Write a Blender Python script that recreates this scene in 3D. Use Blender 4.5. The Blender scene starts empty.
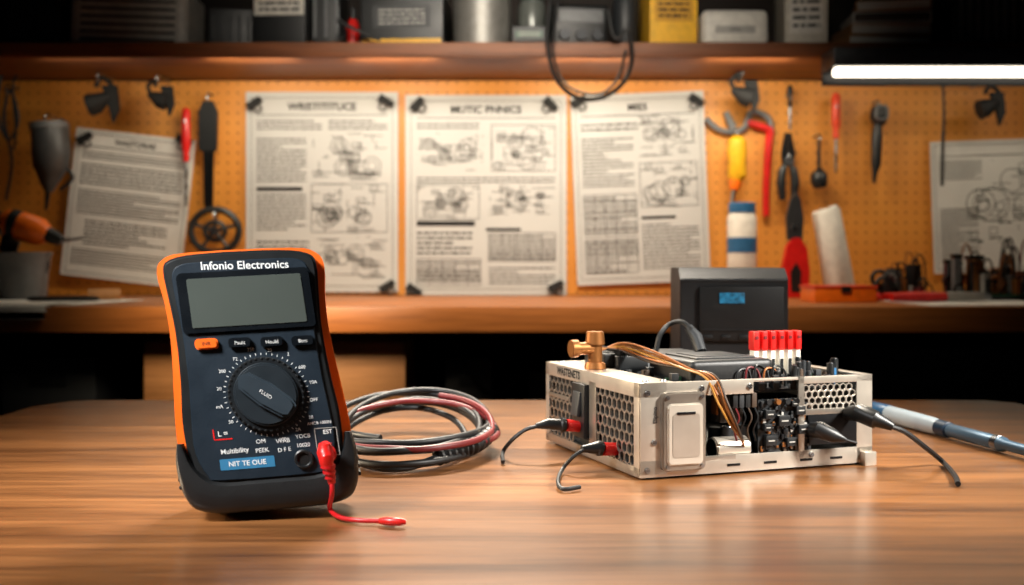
import bpy,bmesh,math,random
from mathutils import Vector,Matrix,Euler
random.seed(7)
COL=bpy.context.scene.collection
FPX=1100.0; CH=0.925; HY=262.0
TZ=0.75; BZ=0.84; SZ=1.425; PD=2.80
def W(px,py,D): return Vector(((px-512)*D/FPX, D, CH+(HY-py)*D/FPX))
def PYz(z,D): return HY-(z-CH)*FPX/D
# ---------------------------------------------------------------- materials
def lin(c):
    if isinstance(c,str):
        c=c.lstrip('#'); c=[int(c[i:i+2],16)/255 for i in (0,2,4)]
        c=[x/12.92 if x<=.04045 else ((x+.055)/1.055)**2.4 for x in c]
    return tuple(c[:3])
MATS={}
def mat(name,col='#808080',rough=.5,metal=0,var=.12,scale=60,bump=0,emit=0,coat=0,trans=0):
    if name in MATS: return MATS[name]
    m=bpy.data.materials.new(name); m.use_nodes=True; nt=m.node_tree; N=nt.nodes; L=nt.links
    b=N['Principled BSDF']; c=lin(col)
    tc=N.new('ShaderNodeTexCoord'); no=N.new('ShaderNodeTexNoise'); no.inputs['Scale'].default_value=scale
    no.inputs['Detail'].default_value=4
    L.new(tc.outputs['Object'],no.inputs['Vector'])
    r=N.new('ShaderNodeValToRGB'); r.color_ramp.elements[0].position=.3; r.color_ramp.elements[1].position=.7
    r.color_ramp.elements[0].color=(*[x*(1-var) for x in c],1); r.color_ramp.elements[1].color=(*[min(1,x*(1+var)) for x in c],1)
    L.new(no.outputs['Fac'],r.inputs['Fac']); L.new(r.outputs['Color'],b.inputs['Base Color'])
    mr=N.new('ShaderNodeMapRange'); mr.inputs['To Min'].default_value=max(0,rough-.07); mr.inputs['To Max'].default_value=min(1,rough+.07)
    L.new(no.outputs['Fac'],mr.inputs['Value']); L.new(mr.outputs['Result'],b.inputs['Roughness'])
    b.inputs['Metallic'].default_value=metal
    if coat: b.inputs['Coat Weight'].default_value=coat; b.inputs['Coat Roughness'].default_value=.15
    if trans: b.inputs['Transmission Weight'].default_value=trans
    if emit:
        L.new(r.outputs['Color'],b.inputs['Emission Color']); b.inputs['Emission Strength'].default_value=emit
    if bump:
        n2=N.new('ShaderNodeTexNoise'); n2.inputs['Scale'].default_value=scale*8
        L.new(tc.outputs['Object'],n2.inputs['Vector'])
        bp=N.new('ShaderNodeBump'); bp.inputs['Strength'].default_value=bump; bp.inputs['Distance'].default_value=.001
        L.new(n2.outputs['Fac'],bp.inputs['Height']); L.new(bp.outputs['Normal'],b.inputs['Normal'])
    MATS[name]=m; return m
def wood(name,c1,c2,rough=.35,sx=1.5,sy=22,coat=0.0,lo=.36,hi=.66,bump=.25,dist=.9,fine=(5,9)):
    m=bpy.data.materials.new(name); m.use_nodes=True; nt=m.node_tree; N=nt.nodes; L=nt.links
    b=N['Principled BSDF']; tc=N.new('ShaderNodeTexCoord'); mp=N.new('ShaderNodeMapping')
    mp.inputs['Scale'].default_value=(sx,sy,sy)
    L.new(tc.outputs['Object'],mp.inputs['Vector'])
    n=N.new('ShaderNodeTexNoise'); n.inputs['Scale'].default_value=1; n.inputs['Detail'].default_value=8; n.inputs['Roughness'].default_value=.6; n.inputs['Distortion'].default_value=dist
    L.new(mp.outputs['Vector'],n.inputs['Vector'])
    m2=N.new('ShaderNodeMapping'); m2.inputs['Scale'].default_value=(sx*fine[0],sy*fine[1],sy*fine[1])
    L.new(tc.outputs['Object'],m2.inputs['Vector'])
    n2=N.new('ShaderNodeTexNoise'); n2.inputs['Scale'].default_value=1; n2.inputs['Detail'].default_value=5; n2.inputs['Roughness'].default_value=.7
    L.new(m2.outputs['Vector'],n2.inputs['Vector'])
    r=N.new('ShaderNodeValToRGB'); a=lin(c1); d=lin(c2)
    r.color_ramp.elements[0].position=lo; r.color_ramp.elements[1].position=hi
    r.color_ramp.elements[0].color=(*d,1); r.color_ramp.elements[1].color=(*a,1)
    ad=N.new('ShaderNodeMath'); ad.operation='MULTIPLY_ADD'; ad.inputs[1].default_value=.42
    mu=N.new('ShaderNodeMath'); mu.operation='MULTIPLY'; mu.inputs[1].default_value=.60
    L.new(n.outputs['Fac'],mu.inputs[0]); L.new(n2.outputs['Fac'],ad.inputs[0]); L.new(mu.outputs[0],ad.inputs[2])
    L.new(ad.outputs[0],r.inputs['Fac']); L.new(r.outputs['Color'],b.inputs['Base Color'])
    mr=N.new('ShaderNodeMapRange'); mr.inputs['To Min'].default_value=rough-.05; mr.inputs['To Max'].default_value=rough+.08
    L.new(n.outputs['Fac'],mr.inputs['Value']); L.new(mr.outputs['Result'],b.inputs['Roughness'])
    bp=N.new('ShaderNodeBump'); bp.inputs['Strength'].default_value=bump; bp.inputs['Distance'].default_value=.0005
    L.new(ad.outputs[0],bp.inputs['Height']); L.new(bp.outputs['Normal'],b.inputs['Normal'])
    if coat: b.inputs['Coat Weight'].default_value=coat; b.inputs['Coat Roughness'].default_value=.22
    return m
def pegmat():
    m=bpy.data.materials.new('pegboard'); m.use_nodes=True; nt=m.node_tree; N=nt.nodes; L=nt.links
    b=N['Principled BSDF']; tc=N.new('ShaderNodeTexCoord')
    sc=N.new('ShaderNodeVectorMath'); sc.operation='MULTIPLY'; sc.inputs[1].default_value=(1/.0254,0,1/.0254)
    L.new(tc.outputs['Object'],sc.inputs[0])
    fr=N.new('ShaderNodeVectorMath'); fr.operation='FRACTION'; L.new(sc.outputs[0],fr.inputs[0])
    sb=N.new('ShaderNodeVectorMath'); sb.operation='SUBTRACT'; sb.inputs[1].default_value=(.5,0,.5); L.new(fr.outputs[0],sb.inputs[0])
    le=N.new('ShaderNodeVectorMath'); le.operation='LENGTH'; L.new(sb.outputs[0],le.inputs[0])
    cm=N.new('ShaderNodeMath'); cm.operation='LESS_THAN'; cm.inputs[1].default_value=.105; L.new(le.outputs['Value'],cm.inputs[0])
    no=N.new('ShaderNodeTexNoise'); no.inputs['Scale'].default_value=3; no.inputs['Detail'].default_value=6; L.new(tc.outputs['Object'],no.inputs['Vector'])
    r=N.new('ShaderNodeValToRGB'); r.color_ramp.elements[0].position=.3;r.color_ramp.elements[1].position=.7
    r.color_ramp.elements[0].color=(*lin('#c47a2a'),1); r.color_ramp.elements[1].color=(*lin('#d68f36'),1); L.new(no.outputs['Fac'],r.inputs['Fac'])
    mx=N.new('ShaderNodeMix'); mx.data_type='RGBA'; mx.inputs['B'].default_value=(*lin('#5c3410'),1)
    L.new(cm.outputs[0],mx.inputs['Factor']); L.new(r.outputs['Color'],mx.inputs['A']); L.new(mx.outputs['Result'],b.inputs['Base Color'])
    b.inputs['Roughness'].default_value=.5
    return m
BLK=mat('black_plastic','#101315',.42); BLK2=mat('black_rubber','#0a0c0e',.5,bump=.1)
CBL=mat('black_cable','#0d0f11',.5)
SLATE=mat('slate_face','#13202b',.42,bump=.1); ORG=mat('orange_rubber','#e5620d',.42,var=.06)
WHT=mat('white_print','#e0e3e2',.6,var=.03); LCD=mat('lcd_glass','#454c48',.22,var=.06,scale=15)
BEZ=mat('bezel','#0a0f14',.28); RED=mat('red_plastic','#cc1c18',.33); REDC=mat('red_cable','#b5151a',.36)
DRED=mat('dark_red_cable','#64161a',.45); BLU=mat('blue_label','#2a6f97',.5); ALU=mat('brushed_aluminium','#a59d92',.30,.82,bump=.05,var=.05)
ALU2=mat('light_steel','#c4bbae',.32,.68,var=.05); STL=mat('steel','#9a9ea2',.28,1); DST=mat('dark_steel','#2f3032',.35,.9)
BRS=mat('brass','#8e5c30',.42,.7); COP=mat('copper_wire','#8f5526',.45,.3); PCB=mat('dark_pcb','#0f1418',.45,scale=300,var=.5)
GRN=mat('green_pcb','#1d4a33',.45); PAP=mat('paper','#aeaeac',.8,var=.03,scale=8); PAP2=mat('aged_paper','#c8c7c0',.8,var=.05,scale=8)
INK=mat('ink','#242423',.8); INKD=mat('dark_ink','#0c0c0c',.8); INKL=mat('light_ink','#444341',.8)
GRY=mat('grey_plastic','#66686a',.5); LGR=mat('light_grey_plastic','#a4a29c',.5); WPL=mat('white_plastic','#d8d4ca',.45)
YEL=mat('yellow_plastic','#e0a816',.45); CARD=mat('cardboard','#9a7148',.8,scale=20); DBR=mat('dark_brown','#3a2a1c',.6)
DKG=mat('dark_grey','#222528',.5); BLUP=mat('blue_plastic','#2a5f8a',.4); ORP=mat('orange_plastic','#ec6f10',.4)
LED=mat('led_diffuser','#fff0d8',.5,emit=6,var=.01); LPAP=mat('loose_paper','#e2e0d8',.8,var=.04)
TAN=mat('tan_wood','#a57442',.5)
WT=wood('table_wood','#9c683c','#523119',.29,2.2,24,coat=.2,lo=.38,hi=.66,bump=.12,dist=.6,fine=(3.0,3.6)); WB=wood('bench_wood','#b06a30','#76421a',.42,1.5,18); WS=wood('shelf_wood','#94562a','#532d12',.5,1.5,18)
WBX=wood('box_wood','#b07a48','#86582e',.6,2,16)
# ---------------------------------------------------------------- builder
def cat(pts,n=6,closed=False):
    P=[Vector(p) for p in pts]; out=[]; m=len(P)
    rng=range(m) if closed else range(m-1)
    for i in rng:
        p0=P[(i-1)%m] if closed or i>0 else P[0]*2-P[1]
        p1=P[i]; p2=P[(i+1)%m]; p3=P[(i+2)%m] if closed or i+2<m else p2*2-p1
        for j in range(n):
            t=j/n
            out.append(.5*((2*p1)+(p2-p0)*t+(2*p0-5*p1+4*p2-p3)*t*t+(3*p1-p0-3*p2+p3)*t**3))
    if not closed: out.append(P[-1])
    return out
class B:
    def __init__(s): s.bm=bmesh.new(); s.mats=[]
    def mi(s,m):
        if m not in s.mats: s.mats.append(m)
        return s.mats.index(m)
    def merge(s,t,m,M=None,rec=True):
        i=s.mi(m)
        if rec: bmesh.ops.recalc_face_normals(t,faces=t.faces)
        for f in t.faces: f.material_index=i
        if M is not None: bmesh.ops.transform(t,matrix=M,verts=t.verts)
        me=bpy.data.meshes.new('tmp'); t.to_mesh(me); t.free(); s.bm.from_mesh(me); bpy.data.meshes.remove(me)
    def box(s,c,sz,m,bev=0,rot=(0,0,0),seg=2):
        t=bmesh.new(); bmesh.ops.create_cube(t,size=1); bmesh.ops.scale(t,vec=sz,verts=t.verts)
        bev=min(bev,min(sz)*.45)
        if bev>0: bmesh.ops.bevel(t,geom=list(t.edges),offset=bev,segments=seg,affect='EDGES',profile=.6)
        s.merge(t,m,Matrix.Translation(Vector(c))@Euler(rot).to_matrix().to_4x4())
    def cyl(s,p0,p1,r0,r1,m,seg=20,bev=0):
        p0=Vector(p0);p1=Vector(p1);d=p1-p0
        t=bmesh.new(); bmesh.ops.create_cone(t,cap_ends=True,segments=seg,radius1=r0,radius2=r1,depth=d.length)
        if bev>0:
            es=[e for e in t.edges if abs(e.verts[0].co.z-e.verts[1].co.z)<1e-7]
            bmesh.ops.bevel(t,geom=es,offset=bev,segments=2,affect='EDGES')
        s.merge(t,m,Matrix.Translation((p0+p1)/2)@d.to_track_quat('Z','Y').to_matrix().to_4x4())
    def prism(s,pts,y0,y1,m,bev=0,M=None,seg=2):
        t=bmesh.new(); a=[t.verts.new((p[0],y0,p[1])) for p in pts]; b=[t.verts.new((p[0],y1,p[1])) for p in pts]; n=len(pts)
        t.faces.new(a); t.faces.new(list(reversed(b)))
        for i in range(n): t.faces.new((a[i],b[i],b[(i+1)%n],a[(i+1)%n]))
        bmesh.ops.recalc_face_normals(t,faces=t.faces)
        if bev>0:
            t.edges.ensure_lookup_table()
            es=[e for e in t.edges if abs(e.verts[0].co.y-y0)<1e-7 and abs(e.verts[1].co.y-y0)<1e-7]
            bmesh.ops.bevel(t,geom=es,offset=bev,segments=seg,affect='EDGES')
        s.merge(t,m,M)
    def loft(s,rows,m):
        t=bmesh.new(); V=[[t.verts.new(p) for p in r] for r in rows]; n=len(V[0]); k_=len(V)
        for i in range(k_):
            for j in range(n-1): t.faces.new((V[i][j],V[i][j+1],V[(i+1)%k_][j+1],V[(i+1)%k_][j]))
        t.faces.new([V[i][0] for i in range(k_)]); t.faces.new([V[i][-1] for i in reversed(range(k_))])
        s.merge(t,m)
    def tube(s,pts,r,m,seg=8,closed=False,smooth=True,n=6):
        P=cat(pts,n,closed) if smooth else [Vector(p) for p in pts]
        N=len(P)
        if hasattr(r,'__len__'):
            if smooth:
                R=[]
                for i in range(N):
                    x=i/(N-1)*(len(r)-1); a=int(x); b=min(a+1,len(r)-1); R.append(r[a]+(r[b]-r[a])*(x-a))
            else: R=list(r)
        else: R=[r]*N
        t=bmesh.new(); rings=[]; prev=None
        for i in range(N):
            if closed: d=P[(i+1)%N]-P[i-1]
            else: d=(P[min(i+1,N-1)]-P[max(i-1,0)])
            if d.length<1e-9: d=Vector((0,0,1))
            d.normalize()
            if prev is None:
                u=d.orthogonal().normalized()
            else:
                u=prev-d*prev.dot(d)
                u=u.normalized() if u.length>1e-6 else d.orthogonal().normalized()
            prev=u; v=d.cross(u)
            rings.append([t.verts.new(P[i]+(u*math.cos(2*math.pi*k/seg)+v*math.sin(2*math.pi*k/seg))*R[i]) for k in range(seg)])
        for i in range(N if closed else N-1):
            a=rings[i]; b=rings[(i+1)%N]
            for k in range(seg): t.faces.new((a[k],a[(k+1)%seg],b[(k+1)%seg],b[k]))
        if not closed: t.faces.new(rings[0]); t.faces.new(list(reversed(rings[-1])))
        s.merge(t,m)
    def quad(s,x0,z0,x1,z1,y,m):
        v=[s.bm.verts.new(p) for p in ((x0,y,z0),(x1,y,z0),(x1,y,z1),(x0,y,z1))]
        f=s.bm.faces.new(v); f.material_index=s.mi(m)
    def ring(s,cx,cz,R,w,y,m,n=28):
        i=s.mi(m); a=[];b=[]
        for k in range(n):
            t=2*math.pi*k/n; a.append(s.bm.verts.new((cx+R*math.cos(t),y,cz+R*math.sin(t)))); b.append(s.bm.verts.new((cx+(R-w)*math.cos(t),y,cz+(R-w)*math.sin(t))))
        for k in range(n): f=s.bm.faces.new((a[k],a[(k+1)%n],b[(k+1)%n],b[k])); f.material_index=i
    def line(s,x0,z0,x1,z1,w,y,m):
        d=Vector((x1-x0,z1-z0)); 
        if d.length<1e-9: return
        d.normalize(); nx,nz=-d.y*w/2,d.x*w/2
        v=[s.bm.verts.new(p) for p in ((x0+nx,y,z0+nz),(x1+nx,y,z1+nz),(x1-nx,y,z1-nz),(x0-nx,y,z0-nz))]
        f=s.bm.faces.new(v); f.material_index=s.mi(m)
    def text(s,st,size,M,m,align='CENTER',ext=0,bold=0):
        cu=bpy.data.curves.new('t','FONT'); cu.body=st; cu.size=size; cu.align_x=align; cu.align_y='CENTER'; cu.extrude=ext; cu.offset=bold*size; cu.resolution_u=3
        o=bpy.data.objects.new('t',cu); COL.objects.link(o)
        dg=bpy.context.evaluated_depsgraph_get(); me=bpy.data.meshes.new_from_object(o.evaluated_get(dg))
        t=bmesh.new(); t.from_mesh(me); bpy.data.meshes.remove(me); bpy.data.objects.remove(o); bpy.data.curves.remove(cu)
        s.merge(t,m,M,rec=False)
    def ftext(s,st,size,x,y,z,m,align='CENTER',rot=0,bold=0):
        s.text(st,size,Matrix.Translation((x,y,z))@Matrix.Rotation(rot,4,'Y')@Matrix.Rotation(math.pi/2,4,'X'),m,align,bold=bold)
    def warp(s,fn):
        for v in s.bm.verts: v.co=fn(v.co)
    def obj(s,name,parent=None,loc=(0,0,0),rot=(0,0,0),label=None,cat=None,group=None,kind=None,ang=38):
        me=bpy.data.meshes.new(name); s.bm.to_mesh(me); s.bm.free()
        for m in s.mats: me.materials.append(m)
        me.shade_smooth(); me.set_sharp_from_angle(angle=math.radians(ang))
        o=bpy.data.objects.new(name,me); COL.objects.link(o); o.location=loc; o.rotation_euler=rot
        if parent: o.parent=parent
        if label: o['label']=label
        if cat: o['category']=cat
        if group: o['group']=group
        if kind: o['kind']=kind
        return o
def root(name,label,cat,loc=(0,0,0),rot=(0,0,0),group=None):
    e=bpy.data.objects.new(name,None); e.empty_display_size=.02; COL.objects.link(e); e.location=loc; e.rotation_euler=rot
    e['label']=label; e['category']=cat
    if group: e['group']=group
    return e
def ground(r,z):
    bpy.context.view_layer.update(); lo=1e9
    for c in ([r] if r.type=='MESH' else [])+list(r.children_recursive):
        if c.type=='MESH':
            for v in c.data.vertices: lo=min(lo,(c.matrix_world@v.co).z)
    r.location.z+=z-lo
def rrect(w,h,r,cx=0,cz=0,n=5):
    o=[]
    for sx,sz,a in ((1,1,0),(-1,1,90),(-1,-1,180),(1,-1,270)):
        for i in range(n+1):
            t=math.radians(a+90*i/n); o.append((cx+sx*(w/2-r)+r*math.cos(t),cz+sz*(h/2-r)+r*math.sin(t)))
    return o
def honey(w,h,cell,wall,th):
    t=bmesh.new(); dx=cell*math.sqrt(3); r=0
    z=cell*.9
    while z<h-cell*.8:
        x=cell*.9+(dx/2 if r%2 else 0)
        while x<w-cell*.8:
            vs=[t.verts.new((x+cell*math.sin(k*math.pi/3),0,z+cell*math.cos(k*math.pi/3))) for k in range(6)]
            t.faces.new(vs); x+=dx
        z+=cell*1.5; r+=1
    bmesh.ops.remove_doubles(t,verts=t.verts,dist=cell*.05)
    fs=list(t.faces); bmesh.ops.inset_individual(t,faces=fs,thickness=wall,depth=0)
    bmesh.ops.delete(t,geom=fs,context='FACES')
    g=bmesh.ops.extrude_face_region(t,geom=list(t.faces)); bmesh.ops.translate(t,vec=(0,th,0),verts=[v for v in g['geom'] if isinstance(v,bmesh.types.BMVert)])
    return t
class F:
    """local frame measured in reference units at one depth"""
    def __init__(s,px,py,D): s.px=px;s.py=py;s.D=D;s.k=D/FPX;s.loc=W(px,py,D)
    def __call__(s,px,py,d=0): return Vector(((px-s.px)*s.k,d,(s.py-py)*s.k))
    def rod(s,b,L,m,seg=14,d=0): b.tube([s(p[0],p[1],d) for p in L],[p[2]*s.k for p in L],m,seg=seg,smooth=False)
    def cur(s,b,L,r,m,seg=7,d=0): b.tube([s(p[0],p[1],d if len(p)<3 else p[2]) for p in L],r*s.k,m,seg=seg)
    def pl(s,b,L,d0,d1,m,bev=.6): b.prism([((p[0]-s.px)*s.k,(s.py-p[1])*s.k) for p in L],d0,d1,m,bev*s.k)
def FB(px,D,z): return F(px,PYz(z,D),D)

# ================================================================ room
def simple(name,c,sz,m,kind='structure'):
    b=B(); b.box((0,0,0),sz,m); return b.obj(name,loc=c,kind=kind)
WALLM=mat('dark_wall','#1c140e',.85,scale=5); FLM=mat('dark_floor','#1d1713',.6,scale=6)
simple('floor',(0,1,-.02),(5.2,4.6,.04),FLM)
simple('wall_back',(0,2.87,1.25),(5.2,.1,2.5),WALLM)
simple('wall_left',(-2.65,1,1.25),(.1,4.6,2.5),WALLM)
simple('wall_right',(2.65,1,1.25),(.1,4.6,2.5),WALLM)
simple('ceiling',(0,1,2.52),(5.2,4.6,.04),WALLM)
b=B(); b.box((0,0,0),(3.6,.012,.545),pegmat()); b.obj('pegboard',loc=(0,2.808,1.114),label='tan perforated pegboard panel mounted on the wall',cat='pegboard')
r=root('workbench','long wooden workbench with thick top against the pegboard','workbench',(0,0,0))
b=B(); b.box((0,2.45,BZ-.025),(3.6,.70,.05),WB,.004); b.obj('worktop',r)
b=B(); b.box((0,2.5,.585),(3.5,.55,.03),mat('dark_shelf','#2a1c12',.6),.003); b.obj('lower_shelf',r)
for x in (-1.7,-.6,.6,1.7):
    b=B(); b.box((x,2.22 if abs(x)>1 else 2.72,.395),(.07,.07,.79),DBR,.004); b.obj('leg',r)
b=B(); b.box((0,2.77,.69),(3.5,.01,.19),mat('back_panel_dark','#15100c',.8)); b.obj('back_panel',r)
b=B(); b.box((0,2.655,SZ-.0175),(3.6,.31,.035),WS,.003); b.obj('wall_shelf',label='long brown wooden shelf board above the pegboard',cat='shelf')
r=root('work_table','warm brown wooden table with a satin top','table',(0,0,0))
b=B(); pts=[(-.585,.32),(.63,.32),(.63,1.37),(.60,1.398),(-.53,1.398),(-.56,1.385),(-.585,1.33)]
b.prism([(p[0],p[1]) for p in pts],0,.04,WT,.004,M=Matrix(((1,0,0,0),(0,0,1,0),(0,-1,0,TZ),(0,0,0,1))))
b.obj('tabletop',r)
for x in (-.52,.56):
    for y in (.4,1.3):
        b=B(); b.box((x,y,.355),(.06,.06,.71),WT,.003); b.obj('leg',r)

# ================================================================ multimeter
k=1/1500.0; A=math.radians(5.4); SH=.096
def mm(px,py):
    dx=px-264; dy=508-py
    return ((dx*math.cos(A)+dy*math.sin(A))*k, (-dx*math.sin(A)+dy*math.cos(A))*k)
def prof(hw):
    R=[(w,v) for v,w in hw]; L=[(-w,v) for v,w in reversed(hw)]
    P=cat([(p[0],0,p[1]) for p in R+L],3,True); return [(p.x*k,p.z*k) for p in P]
mtr=root('multimeter','handheld digital multimeter in an orange and black rubber holster','multimeter',(W(275,512,.753).x,.753,TZ),(math.radians(-7),math.radians(-3),math.radians(9)))
def mobj(b,name,label=None):
    b.warp(lambda v:Vector((v.x-SH*v.z,v.y,v.z))); return b.obj(name,mtr,label=label)
b=B(); b.prism(prof([(3,60),(8,76),(28,84),(90,84),(140,80),(205,79),(243,82),(257,72),(262,45)]),.0,.046,BLK,.002); mobj(b,'rear_case')
b=B(); b.prism(prof([(34,74),(58,86),(80,87.5),(110,85.5),(150,82),(185,80.5),(215,82),(244,85.5),(258,78),(264,52)]),-.006,.026,ORG,.005,seg=4)
mobj(b,'holster','orange rubber bumper')
b=B(); b.prism(prof([(20,58),(30,70),(54,77),(90,78.5),(130,75),(180,73.5),(218,76),(245,77.5),(256,70),(261,38)]),-.0095,.010,BLK,.002,seg=3)
mobj(b,'inner_frame')
OUT=[(87,68),(88.5,62),(90,54),(90.5,44),(89.5,30),(86,15),(77,2),(56,-4),(25,-5),(0,-5)]
INN=[(81,68),(80,62),(78,56),(76,50),(72,43),(66,36),(56,29),(40,26),(18,26),(0,26)]
def sym(Lp): return cat([(u*k,0,v*k) for u,v in Lp]+[(-u*k,0,v*k) for u,v in reversed(Lp[:-1])],4)
o_=sym(OUT); i_=sym(INN)
def row(f,y): return [Vector((a.x*(1-f)+c.x*f,y,a.z*(1-f)+c.z*f)) for a,c in zip(o_,i_)]
b=B(); b.loft([row(0,.040),row(0,-.007),row(.08,-.0105),row(.24,-.0128),row(.60,-.0134),row(.90,-.0130),row(1,-.0105),row(1,.004),row(.8,.040)],BLK2)
for i in range(4):
    for sx in (-1,1):
        b.box((sx*89*k,.012,(24+i*8)*k),(.003,.034,.0028),BLK2,.001)
mobj(b,'lower_boot','black rubber bottom boot')
b=B(); b.prism(prof([(26,48),(32,62),(58,72),(90,71.5),(130,69),(180,68.5),(218,71),(242,70.5),(252,60),(254,35)]),-.0115,.006,SLATE,.0022,seg=3)
FY=-.01175
def ft(st,size,px,py,al='CENTER',m=WHT,bold=0,rot=.03):
    x,z=mm(px,py); b.ftext(st,size*k,x,FY,z,m,al,bold=bold,rot=-rot)
ft('Infonio Electronics',11.8,246,263,bold=.012,rot=-.03)
ft('INYE',4.8,212,333)
cx,cz=mm(262,396)
labs=['20','2','600','10A','OFF','20','2A','200','','','50','mA','20','200','F2','750','50m']
for i in range(16):
    t=labs[i]
    a=2*math.pi*(i+.5)/16
    R=49 if i%2 else 47
    if t: b.ftext(t,4.9*k,cx+R*k*math.sin(a),FY,cz+R*.97*k*math.cos(a),WHT)
for i in range(48):
    a=2*math.pi*(i-9)/48
    b.line(cx+40.5*k*math.sin(a),cz+40.5*k*math.cos(a),cx+42.8*k*math.sin(a),cz+42.8*k*math.cos(a),.6*k,FY,WHT)
ft('Multibility',7,228,454,bold=.008); ft('L =',7.5,217,437,bold=.01)
ft('OM',6.2,254,444); ft('PEEK',6.2,255,453)
ft('WAB',6.2,276,443); ft('D F E',5.9,277,452)
ft('YOCB',5.6,296,438); ft('10020',5.6,296,447); ft('EST',6.0,321,433,bold=.01)
ft('AMCB 1000N',4.2,313,424)
x,z=mm(240,466)
b.prism(rrect(54*k,11*k,1*k,x,z),FY-.0001,FY+.001,BLU); b.ftext('NIT TE OUE',7.0*k,x,FY-.0003,z,WHT,bold=.01)
x,z=mm(217,437)
b.line(x-9*k,z-5.5*k,x+9*k,z-5.5*k,1.2*k,FY,RED); b.line(x-9*k,z-5.5*k,x-9*k,z+5*k,1.2*k,FY,RED)
x,z=mm(320,443)
for (x0,z0,x1,z1) in ((-11,-14,11,-14),(11,-14,11,14),(11,14,-11,14),(-11,14,-11,-14)): b.line(x+x0*k,z+z0*k,x+x1*k,z+z1*k,.7*k,FY,LGR)
mobj(b,'face_panel','dark slate control panel with white lettering')
b=B(); x,z=mm(247,300)
b.prism(rrect(135*k,64*k,6*k,x,z),-.0135,-.008,BEZ,.0012); mobj(b,'screen_bezel')
b=B(); b.prism(rrect(115*k,51*k,2*k,x,z),-.0140,-.010,LCD,.0003); mobj(b,'display','blank grey-green liquid crystal display')
for i,(px,py,t) in enumerate(((205,346,''),(238,344,'Paulz'),(270,342,'Hould'),(301,340,'Btns'))):
    x,z=mm(px,py); b=B()
    b.prism(rrect(23*k,11*k,4*k,x,z),-.0150,-.009,ORG if i==0 else BEZ,.001)
    if t: b.ftext(t,5.2*k,x,-.0152,z,WHT)
    else: b.ftext('INR',5.3*k,x,-.0152,z,INKD)
    mobj(b,'button','orange push button' if i==0 else None)
b=B(); b.cyl((cx,-.0150,cz),(cx,-.009,cz),38*k,38*k,mat('dial_black','#0e1317',.4),48,.0008); b.ring(cx,cz,38.5*k,1.1*k,-.0140,DKG,48)
for i in range(40):
    a=2*math.pi*i/40; b.box((cx+36.8*k*math.cos(a),-.0135,cz+36.8*k*math.sin(a)),(.0016,.004,.0016),BLK,.0004)
mobj(b,'dial_ring')
th=math.radians(38)
RM=Matrix.Translation((cx,0,cz))@Matrix.Rotation(th,4,'Y')
b=B(); b.cyl((cx,-.0185,cz),(cx,-.0145,cz),31*k,33*k,mat('knob','#192127',.4),48,.0008); mobj(b,'selector_knob')
b=B(); b.prism([(x*k,z*k) for x,z in ((-32,0),(-25,10),(0,13),(24,11),(31,7),(31,-7),(24,-11),(0,-13),(-25,-10))],-.0235,-.018,mat('knob_bar','#2b353d',.36),.0018,M=RM)
b.text('FLUID',5.2*k,RM@Matrix.Translation((0,-.0237,0))@Matrix.Rotation(math.pi/2,4,'X'),WHT)
mobj(b,'pointer','raised grey pointer grip')
for (px,py,m) in ((319,455,RED),(296,461,BLK)):
    x,z=mm(px,py); b=B(); b.tube([(x+8*k*math.cos(t*math.pi/10),-.0130,z+8*k*math.sin(t*math.pi/10)) for t in range(20)],2.0*k,m,closed=True,smooth=False)
    b.cyl((x,-.0126,z),(x,-.0105,z),6.5*k,6.5*k,mat('jack_hole','#040404',.5)); mobj(b,'jack','red ringed input jack' if m is RED else None)
b=B(); b.box((0,.062,.07),(.06,.004,.12),BLK,.001,(math.radians(20),0,0)); mobj(b,'kickstand')
ground(mtr,TZ)
bpy.context.view_layer.update()
def mw(px,py,y):
    x,z=mm(px,py); return mtr.matrix_world@Vector((x-SH*z,y,z))
r=root('red_test_plug_lead','short red test lead with banana plug in the multimeter','test lead')
j=mw(319,455,-.013); 
b=B(); j2=mw(318,447,-.024); j3=mw(319,459,-.027); j4=mw(321,470,-.025); j5=mw(323,484,-.022)
b.tube([j,j2],[5*k,6*k],RED,12,smooth=False)
b.tube([j2+Vector((0,0,.002)),j2-Vector((0,0,.004)),j3,j3-Vector((0,0,.003)),j4,j5],[6.5*k,8.5*k,8*k,7*k,5.5*k,3.8*k],RED,14,smooth=False)
for i in range(3):
    c=j3.lerp(j5,.25+.22*i); b.tube([c,c-Vector((0,0,.0022))],[(7.5-i)*k,(7.5-i)*k],REDC,14,smooth=False)
b.obj('banana_plug',r)
def T(px,py,zt=.003):
    D=FPX*(CH-TZ-zt)/(py-HY); return Vector(((px-512)*D/FPX,D,TZ+zt))
b=B(); b.tube([j5+Vector((0,0,.004)),j5-Vector((0,.001,.008)),T(330,509,.006),T(339,517),T(355,520),T(378,521),T(396,521)],2.5*k,REDC,10); b.obj('cable',r)
b=B(); b.tube([T(380,521,.0035),T(386,521,.004),T(400,522,.004),T(406,522,.004)],[3*k,4.2*k,4.0*k,2.5*k],RED,12,smooth=False); b.obj('tip_sleeve',r)

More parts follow.
